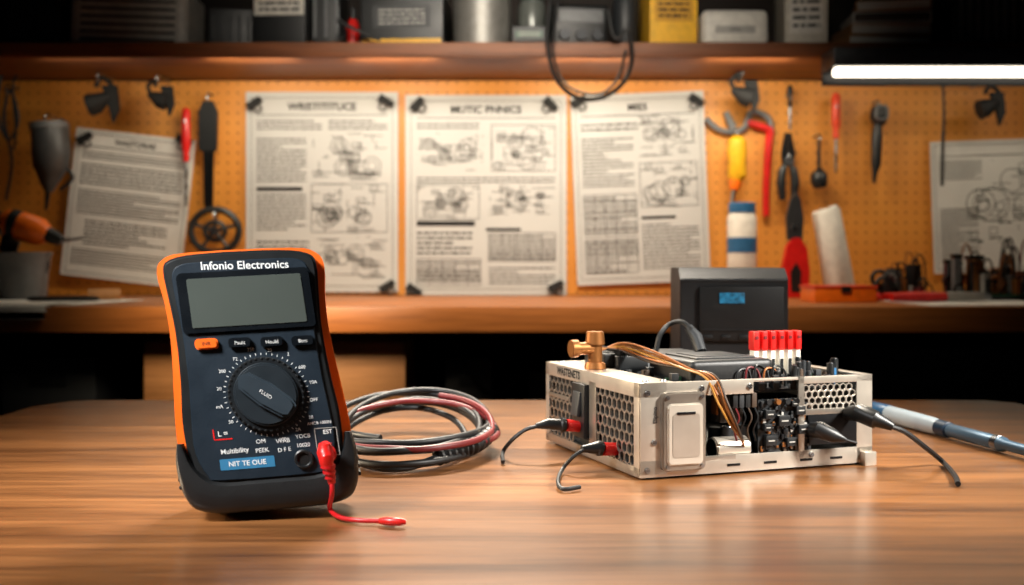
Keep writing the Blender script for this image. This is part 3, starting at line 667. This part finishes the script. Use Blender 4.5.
f,r=tool('spray_gun','grey metal spray gun with tapered nozzle hung up','spray gun',50,123,2.70)
part(f,r,'cup',[([(49,127,17),(50,129,18),(51,150,18.5),(51,168,17),(50,172,14),(49,184,8),(49,192,4)],mat('gun_grey','#4a4b4c',.45,.3))])
part(f,r,'cap',[([(49,122,13),(49,123,18.6),(49.5,129,18.8)],GRY)]); part(f,r,'nozzle',[([(48,190,3),(46,210,1.5)],DST)]); part(f,r,'trigger',curves=[([(65,165),(72,178),(60,190)],1.8,BLK)]); hook(f,r,47,120)
f,r=tool('hanging_cable','thin grey cable loops hanging on a hook','cable',8,95,2.74)
part(f,r,'loop',curves=[([(2,70),(-3,110),(8,140),(18,120),(10,90),(4,120),(12,160),(6,200)],1.6,DKG),([(70,70),(40,66),(14,80),(16,130),(14,150)],1.3,DKG)]); hook(f,r,8,90)
zc=PYz(BZ,2.45)
f,r=tool('metal_bucket','grey metal tool cup standing on the workbench','bucket',20,zc,2.45)
part(f,r,'cup',[([(22,zc,21),(22,zc-2,23),(21,zc-30,26),(21,zc-44,28),(21,zc-46,29.5),(21,zc-48,29.5),(21,zc-48,26),(21,zc-40,25)],GRY)]); part(f,r,'handle',curves=[([(-8,zc-40),(2,zc-22),(24,zc-14),(46,zc-26),(50,zc-40)],1.2,STL)])
f,r=tool('rotary_tool','orange and black rotary tool resting on a cup','rotary tool',26,zc-52,2.45)
part(f,r,'body',[([(4,224,11),(8,223,14),(24,227,15),(40,232,14),(48,235,9)],ORP)])
part(f,r,'nose',[([(47,234,8),(56,238,7),(62,241,5)],BLK)]); part(f,r,'bit',[([(60,241,2),(82,238,1.5)],STL)])
part(f,r,'vent_collar',[([(12,224,15.2),(16,224.8,15.5),(20,226,15.2)],BLK)]); 
part(f,r,'grip',[([(12,236,9),(8,250,9),(6,zc-47,8)],BLK),([(-14,218,10),(4,224,11.5)],BLK)])
def flat(name,label,cat_,x,y,w,h,rz,m,z,th=.0008,group=None):
    b=B(); b.box((0,0,th/2),(w,h,th),m)
    return b.obj(name,loc=(x,y,z),rot=(0,0,rz),label=label,cat=cat_,group=group)
for i in range(3): flat('paper_sheet','loose white paper sheet in a pile on the workbench','paper',-1.06+.03*i,2.25+.02*i,.36,.26,.1-.13*i,LPAP,BZ+.001*i,group='loose papers on the workbench')
b=B(); rows=[]
for yy,zz in ((.16,.0),(.02,.0),(-.032,-.0003),(-.040,-.005),(-.044,-.014),(-.044,-.028)):
    rows.append((yy,zz))
for i in range(len(rows)-1):
    (y0_,z0_),(y1_,z1_)=rows[i],rows[i+1]
    for s_ in (0,1):
        v=[b.bm.verts.new(p) for p in ((-.16,y0_,z0_-s_*.0006),(.13,y0_,z0_-s_*.0006),(.15-.004*i,y1_,z1_-s_*.0006),(-.16,y1_,z1_-s_*.0006))]; b.bm.faces.new(v).material_index=b.mi(LPAP)
b.obj('paper_sheet',loc=(-1.02,2.13,BZ+.0048),rot=(0,0,0),label='loose white paper sheet drooping over the workbench edge',cat='paper',group='loose papers on the workbench')
b=B(); b.tube([(0,0,0),(.06,.02,0)],[.012,.012],TAN,14,smooth=False); b.obj('wooden_dowel',loc=((88-512)*2.28/FPX,2.28,BZ+.0175),label='short wooden dowel lying on the papers',cat='dowel')
b=B(); b.tube([(0,0,0),(.01,0,0),(.13,.02,0),(.14,.02,0)],[.002,.005,.005,.003],BLK,10,smooth=False); b.obj('marker_pen',loc=(-.98,2.22,BZ+.0105),label='black marker pen lying on the papers',cat='pen')
f,r=tool('voltage_screwdriver','yellow and orange insulated screwdriver hanging on pegboard','screwdriver',736,132,2.735)
part(f,r,'handle',[([(737,136,4),(737,140,9),(737,152,10),(737,160,8.5),(737,176,9.5),(736,181,6)],YEL)])
part(f,r,'collar',[([(736,180,6.5),(735,186,6),(734,190,4)],ORP)]); part(f,r,'shaft',[([(734,190,2),(729,222,1.3)],STL)]); hook(f,r,737,134)
f,r=tool('pipe_clamp','curved steel clamp with red handle on pegboard','clamp',745,120,2.785)
part(f,r,'frame',curves=[([(706,118),(716,128),(730,132),(744,128),(752,112),(768,118),(772,132)],3,GRY)]); part(f,r,'screw',[([(726,112,3),(732,126,4),(736,134,3)],GRY)])
part(f,r,'handle',[([(748,122,3),(760,126,4.5),(770,130,4.5),(768,150,4),(766,190,3.6),(766,216,3.6)],RED)]); 
pliers('pliers with black grips and steel jaws on pegboard',788,133,200,BLK,7,4.2)
sdriver('slim steel screwdriver hanging on pegboard',790,85,130,DST,3,False,.5)
sdriver('thin screwdriver with red handle hanging on pegboard',836,93,172,mat('orange_red','#d2401c',.4),4.6,False,.42)
f,r=tool('brush','black round brush hanging on a hook','brush',821,150)
part(f,r,'head',[([(820,168,2),(819,174,8),(819,182,9),(820,188,6)],BLK)]); part(f,r,'handle',[([(819,140,1.6),(819,170,2)],DST)]); hook(f,r,819,140)
f,r=tool('wrench','black ratchet wrench hanging head up on pegboard','wrench',878,105)
part(f,r,'head',[([(878,104,0.5),(878,106,6),(879,112,9),(879,118,9),(878,125,5)],BLK)]); part(f,r,'ring',curves=[([(874,108,-.02),(884,108,-.02),(884,119,-.02),(874,119,-.02),(874,108,-.02)],1.2,GRY)])
part(f,r,'handle',[([(878,122,4),(877,135,5.5),(876,165,5),(875,172,3),(874,183,1.5)],BLK)]); hook(f,r,878,106)
f,r=tool('steel_rule','thin dark steel rod hanging on a hook','steel rod',912,90)
part(f,r,'rod',[([(943,84,1),(944,112,1.2),(943,140,1.6),(942,186,1.6)],DST)]); part(f,r,'eye',curves=[([(940,84),(943,80),(946,84),(943,88),(940,84)],.8,DST)]); hook(f,r,943,82)
f=FB(742,2.62,BZ); r=root('lubricant_can','white lubricant can with blue label on the workbench','can',f.loc); y0=f.py
part(f,r,'body',[([(742,y0,13),(742,y0-2,14.5),(742,y0-80,14.5),(742,y0-86,12)],WPL)]); part(f,r,'label_band',[([(742,y0-45,14.6),(742,y0-45.1,14.9),(742,y0-60,14.9),(742,y0-60.1,14.6)],BLUP)]); part(f,r,'cap',[([(742,y0-85,13.5),(742,y0-94,13.5),(742,y0-95,12)],BLUP)])
f=FB(795,2.60,BZ); r=root('cable_cutter','red and black cable cutter standing upright on the workbench','cable cutter',f.loc); y0=f.py
part(f,r,'handle',plates=[([(783,y0),(781,y0-28),(786,y0-52),(792,y0-60),(799,y0-60),(806,y0-50),(809,y0-26),(807,y0)],-.012,.012,RED)])
part(f,r,'grip_insert',plates=[([(790,y0-6),(789,y0-26),(795,y0-36),(800,y0-26),(799,y0-6)],-.015,.0,BLK)])
part(f,r,'jaw',plates=[([(787,y0-58),(786,y0-80),(790,y0-98),(796,y0-106),(800,y0-98),(803,y0-80),(802,y0-58)],-.008,.008,DKG)]); part(f,r,'pivot',[([(794,y0-70,5),(794.2,y0-74,5)],STL)])
f=FB(840,2.62,BZ); y0=f.py; r=root('paper_roll','white paper roll leaning against the pegboard','paper roll',f.loc)
part(f,r,'roll',[([(841,y0-4,14),(840,y0-6,15),(826,y0-84,14),(825,y0-87,12)],WPL)]); part(f,r,'core',[([(825,y0-86,6),(824.8,y0-88,6)],CARD)])
ground(r,BZ)
f=FB(838,2.35,BZ); r=root('parts_case','small orange plastic parts case on the workbench','parts case',f.loc,(0,0,.08))
b=B(); b.box((0,0,.015),(.135,.09,.030),ORP,.004); b.obj('body',r); b=B(); b.box((0,0,.0325),(.139,.094,.006),mat('red_orange_lid','#cf3a1a',.4),.002); b.box((0,-.047,.027),(.02,.006,.014),BLK,.001); b.obj('lid',r)
f=FB(935,2.33,BZ); r=root('crimping_tool','red-handled crimping tool lying on the workbench','crimping tool',f.loc,(0,0,.05)); 
b=B(); b.tube([(-.11,0,.012),(-.03,.012,.012),(.03,.012,.012)],[.008,.011,.009],RED,10); b.tube([(-.11,-.04,.012),(-.03,-.02,.012),(.03,-.005,.012)],[.008,.011,.009],RED,10); b.obj('handle',r)
b=B(); b.box((.06,.002,.012),(.08,.04,.018),LGR,.004); b.box((.105,.002,.012),(.03,.02,.014),STL,.003); b.obj('head',r)
ground(r,BZ+.0008)
flat('paper_sheet','loose white paper sheet under a crimping tool','paper',.97,2.27,.32,.26,.05,LPAP,BZ)
def clutter(px,D,name,label,wd,n,seed,hh):
    f=FB(px,D,BZ); r=root(name,label,'circuit assembly',f.loc); rd=random.Random(seed)
    b=B(); b.box((0,0,.012),(wd,.09,.004),GRN,.0005); b.box((0,.0,.005),(wd*.8,.06,.010),BLK,.001); b.obj('circuit_board',r)
    for i in range(n):
        x=rd.uniform(-wd*.45,wd*.45); y=rd.uniform(-.035,.035); s=rd.uniform(.008,.026); h=rd.uniform(hh*.2,hh)
        b=B(); m=rd.choice([BLK,DKG,DST,GRY,BRS,DRED,LGR,BLK])
        k3=i%4
        if k3==0: b.cyl((x,y,.013),(x,y,.013+h*.5),s*.4,s*.4,m,14,.001); b.obj('capacitor',r)
        elif k3==1: b.box((x,y,.014+h*.4),(s,s,h*.8),m,.002,(0,0,rd.random())); b.box((x,y,.014+h*.82),(s*1.3,s*1.1,h*.1),BLK,.001); b.obj('component',r)
        elif k3==2: b.tube([(x,y,.013),(x+.01,y-.01,.02+h),(x+.03,y,.01+h),(x+.035,y,.013)],.0020,rd.choice([BLK,BLK,DRED,COP]),6); b.obj('wire',r)
        else: b.tube([(x+s*.7*math.cos(t*.7),y,.014+h*.4+s*.7*math.sin(t*.7)) for t in range(9)],s*.22,rd.choice([COP,BLK,DST]),8,closed=True,smooth=False); b.obj('coil',r)
clutter(897,2.5,'circuit_assembly','small black circuit assembly standing on the workbench',.11,34,3,.085)
clutter(1000,2.45,'circuit_assembly','cluttered circuit assembly with coils and wires',.25,84,5,.11)
f=FB(868,2.42,BZ); r=root('roll_of_tape','small red roll of tape lying on the workbench','tape',f.loc)
b=B(); b.tube([(.022*math.cos(t*math.pi/10),.022*math.sin(t*math.pi/10),.009) for t in range(20)],.009,RED,8,closed=True,smooth=False); b.obj('tape_ring',r)

# ================================================================ light bar
x0=W(834,0,2.4).x; x1=1.75; zt=W(0,47,2.4).z; zb=W(0,75,2.4).z; zm=W(0,66,2.4).z
r=root('light_bar','long dark metal light bar with glowing white diffuser','light fixture',((x0+x1)/2,2.4,zt))
b=B(); b.box((0,.045,(zm-zt)/2),(x1-x0,.09,zt-zm),mat('lamp_housing','#4a4d50',.35,.8),.003); b.box((0,.094,-.035),(x1-x0,.012,.07),DST,.001); b.obj('housing',r)
b=B(); b.box((0,.020,(zm+zb)/2-zt),(x1-x0-.012,.032,zm-zb-.002),LED,.006); b.obj('diffuser',r,label='glowing warm white diffuser')
# ================================================================ shelf contents
def sx(px,D): return W(px,0,D).x
def sbox(name,label,cat_,px0,px1,ptop,D,dep,m,rz=0,bev=.004,extra=None,ry=0):
    w=(px1-px0)*D/FPX; h=(PYz(SZ,D)-ptop)*D/FPX; r=root(name,label,cat_,(sx((px0+px1)/2,D),D+dep/2,SZ),(0,ry,rz))
    b=B(); b.box((0,0,h/2),(w,dep,h),m,bev,seg=3); b.obj('body',r)
    if extra: extra(r,w,h,-dep/2)
    return r
def vents(n,m,zf=.2,ht=.6):
    def g(r,w,h,y):
        b=B()
        for i in range(n): b.box((-w*.4+w*.8*i/(n-1),y-.001,h*zf+h*ht/2),(w*.35/n,.003,h*ht),m,.0004)
        b.obj('vent',r)
    return g
def lbl(m,txt='',zf=.5,wf=.7,hf_=.5,tm=INKD,strip=None):
    def g(r,w,h,y):
        b=B(); b.box((0,y-.0006,h*zf),(w*wf,.0015,h*hf_),m)
        if txt: b.ftext(txt,h*hf_*.4,0,y-.0016,h*zf,tm,bold=.01)
        else:
            rd=random.Random(int(w*1e4)); 
            for i in range(4): words(b,-w*wf*.4,w*wf*.4,h*zf-h*hf_*.35+i*h*hf_*.2,h*hf_*.08,tm,rd,y-.0016)
        if strip: b.box((0,y-.001,h*.08),(w*.95,.003,h*.12),strip)
        b.obj('label_sticker',r)
    return g
def hvents(r,w,h,y):
    b=B()
    for i in range(7): b.box((0,y-.001,h*.12+h*.76*i/6),(w*.8,.003,h*.035),DKG,.0004)
    b.obj('vent',r)
def knobs(r,w,h,y):
    b=B(); b.box((0,y-.001,h*.72),(w*.8,.003,h*.3),GRY,.001); b.obj('front_plate',r)
    for i in range(3):
        b=B(); b.cyl((-w*.3+w*.3*i,y-.012,h*.28),(-w*.3+w*.3*i,y,h*.28),h*.13,h*.15,DST,16,.001); b.obj('knob',r)
sbox('power_adapter','grey vented electronic unit stored on the shelf','electronic unit',68,186,-14,2.56,.16,WPL,bev=.02,extra=hvents,ry=.03)
sbox('storage_case','dark storage case on the shelf','storage case',5,60,-20,2.58,.15,DKG,extra=vents(6,BLK))
sbox('storage_bin','black plastic storage bin on the shelf','storage bin',204,248,8,2.56,.14,BLK,rz=.15,extra=vents(5,DKG))
sbox('labelled_box','black box with white printed label on the shelf','box',254,307,-22,2.55,.16,BLK,rz=-.04,extra=lbl(WPL,'',.68,.95,.45))
sbox('storage_bin','black plastic storage bin with silver latch','storage bin',312,340,-15,2.60,.14,BLK,extra=vents(3,GRY))
sbox('tool_case','black tool case with yellow strip on the shelf','tool case',362,446,-8,2.55,.17,BLK,rz=-.06,extra=lbl(DKG,'',.55,.7,.4,LGR,YEL))
def jar(px,w,top,m,label,lid=STL):
    D=2.6; f=FB(px,D,SZ); y0=f.py; r=root('jar',label,'jar',f.loc)
    part(f,r,'body',[([(px,y0,w*.9),(px,y0-2,w),(px,top+12,w),(px,top+6,w*.8)],m)]); part(f,r,'lid',[([(px,top+7,w*.85),(px,top,w*.85),(px,top-.5,w*.7)],lid)])
f=FB(353,2.58,SZ); y0=f.py; r=root('glue_bottle','small red bottle with black cap on the shelf','bottle',f.loc); part(f,r,'body',[([(353,y0,6),(353,y0-24,6.5),(353,y0-30,3)],RED)]); part(f,r,'cap',[([(353,y0-29,3.2),(353,y0-40,2.6)],BLK)])
jar(482,29,-12,mat('pewter','#8f8d88',.5,.6),'wide silver metal jar on the shelf',GRY)
jar(532,14,-5,mat('glass_grey','#5c605c',.3,.2),'narrow grey glass jar on the shelf',BLK)
jar(625,13,-8,DKG,'dark canister on the shelf')
sbox('radio_unit','black radio unit with knobs on the shelf','radio',550,606,4,2.56,.14,BLK,rz=.1,bev=.01,extra=knobs)
sbox('battery_charger','black charger with green strip on the shelf','charger',512,546,26,2.5,.05,DKG,bev=.002,extra=lbl(GRN,'',.5,.8,.4,LGR))
sbox('yellow_box','yellow cardboard box with dark printing on the shelf','box',648,696,-20,2.55,.15,mat('yellow_card','#e8b020',.6),rz=.05,bev=.001,extra=lbl(mat('yellow_print','#c58f14',.6),'',.6,.8,.45))
sbox('router','rounded white electronic device on the shelf','router',702,769,9,2.55,.15,WPL,bev=.018,extra=lbl(LGR,'BAISNE',.45,.6,.2))
sbox('document_box','white document box with printed label on the shelf','box',788,830,-20,2.55,.15,mat('offwhite','#c9c3b4',.6),rz=-.08,bev=.001,extra=lbl(WPL,'',.5,.8,.6,INK))
for i in range(4):
    b=B(); b.box((0,0,.014),(.20-.01*i,.15,.026),CARD if i!=2 else PAP2,.003); b.box((0,-.001,.014),(.192-.01*i,.15,.019),PAP2 if i!=2 else DBR,.001)
    b.obj('book',loc=(sx(888+5*i,2.55),2.64,SZ+.001+.0285*i),rot=(0,0,.12-.11*i),label='worn brown book in a leaning stack on the shelf',cat='book',group='stacked books on the shelf')
sbox('wire_basket','black ribbed plastic basket on the shelf','basket',952,1040,-14,2.55,.16,DKG,extra=lambda r,w,h,y:vents(9,GRY,.1,.8)(r,w,h,y))
f,r=tool('shelf_cable','tangled black cable draped between jars on the shelf','cable',330,44,2.52)
part(f,r,'cable',curves=[([(312,38),(325,44),(345,36),(338,20),(352,28),(380,40)],1.8,BLK)])
f,r=tool('headphone_cable','black cable loop hanging over the shelf edge','cable',590,42,2.47)
part(f,r,'loop',curves=[([(556,-20),(550,10),(548,45),(556,78),(576,97),(600,98),(622,84),(632,60),(628,30),(615,38),(608,10)],2.2,CBL),([(560,-20),(556,20),(553,50),(562,80),(580,92),(602,93),(618,78),(626,50)],1.4,CBL)])
# ================================================================ under bench
r=root('wooden_crate','plain wooden crate on the lower bench shelf','crate',((272-512)*2.2/FPX,2.34,.60))
b=B(); w=262*2.22/FPX; h=(PYz(.60,2.22)-342)*2.22/FPX
b.box((0,-.11,h/2),(w,.012,h),WBX,.002); b.box((0,.11,h/2),(w,.012,h),WBX,.002); b.box((-w/2+.006,0,h/2),(.012,.21,h),WBX,.002); b.box((w/2-.006,0,h/2),(.012,.21,h),WBX,.002); b.box((0,0,.006),(w-.02,.2,.012),WBX)
b.obj('body',r); b=B(); b.box((0,-.119,h-.012),(w*.99,.008,.02),WBX,.002); b.obj('rim',r)
r=root('equipment_case','dark grey equipment case on the lower bench shelf','equipment case',((930-512)*2.3/FPX,2.36,.60))
b=B(); b.box((0,0,.075),(.34,.2,.15),DKG,.006); b.obj('body',r); b=B()
for i in range(3): b.box((0,-.101,.04+.035*i),(.3,.004,.02),BLK,.001)
b.obj('drawer_front',r)
for (px,w,h) in ((470,.10,.12),(560,.14,.09),(60,.2,.12),(800,.13,.11)):
    r=root('parts_box','dark parts box on the lower bench shelf','box',((px-512)*2.4/FPX,2.42,.60),group='dark boxes on the lower bench shelf')
    b=B(); b.box((0,0,h/2),(w,.16,h),DKG,.004); b.obj('body',r); b=B(); b.box((0,-.082,h*.6),(w*.4,.004,h*.2),BLK,.001); b.obj('handle',r)
b=B(); f=F(470,350,2.25); f.cur(b,[(455,333),(462,360),(480,388),(500,392),(520,375),(530,340)],2,BLK)
b.obj('extension_cable',loc=f.loc,label='black extension cable draped below the workbench',cat='cable')

# ================================================================ lights
def area(name,loc,target,sx_,sy_,e,col,spread=None):
    l=bpy.data.lights.new(name,'AREA'); l.shape='RECTANGLE'; l.size=sx_; l.size_y=sy_; l.energy=e; l.color=col
    if spread: l.spread=math.radians(spread)
    o=bpy.data.objects.new(name,l); COL.objects.link(o); o.location=loc; o.rotation_euler=(Vector(target)-Vector(loc)).to_track_quat('-Z','Y').to_euler(); return o
for (x,e) in ((-.98,.35),(-.60,1.9),(-.27,2.4),(.17,2.6),(.54,2.0),(.92,1.2),(1.25,.9)):
    area('under_shelf_light',(x,2.50,1.382),(x,2.82,.90),.20,.05,e,(1,.88,.68))
area('bench_fill',(.0,1.55,1.9),(.0,2.25,.86),.8,.2,5,(1,.84,.64),60)  # added fill to brighten the bench front edge, no fixture there
area('shelf_fill',(.0,1.2,1.75),(.0,2.6,1.50),.7,.2,2.0,(1,.9,.76),46)  # added frontal fill that lifts the shelf items, not a real lamp
area('table_back_light',(-.02,1.75,1.8),(0,.98,.75),.4,.15,5.0,(1,.89,.74),54)
area('key_light',(-.75,.25,1.6),(-.20,.84,.84),.25,.25,1.7,(1,.98,.95),34)
area('left_rim_light',(-1.3,1.15,1.15),(-.25,.85,.84),.25,.25,1.5,(1,.80,.55),36)
area('side_light',(1.0,.5,1.5),(.24,.98,.80),.2,.2,2.2,(1,.95,.87),34)
area('crate_fill',(-.35,1.62,1.05),(-.5,2.24,.70),.2,.1,1.3,(1,.80,.55),60)  # extra fill aimed at the crate under the bench, source is made up
w=bpy.data.worlds.new('world'); bpy.context.scene.world=w; w.use_nodes=True; w.node_tree.nodes['Background'].inputs['Color'].default_value=(.030,.034,.038,1); w.node_tree.nodes['Background'].inputs['Strength'].default_value=.25
bpy.context.scene.view_settings.view_transform='Standard'
# ================================================================ camera
cd=bpy.data.cameras.new('camera'); cam=bpy.data.objects.new('camera',cd); COL.objects.link(cam); cam.location=(0,0,CH); cam.rotation_euler=(math.pi/2,0,0)
cd.sensor_width=36; cd.lens=FPX/1024*36; cd.shift_y=-(292.5-HY)/1024; cd.clip_start=.02
cd.dof.use_dof=True; cd.dof.focus_distance=.84; cd.dof.aperture_fstop=7
bpy.context.scene.camera=cam
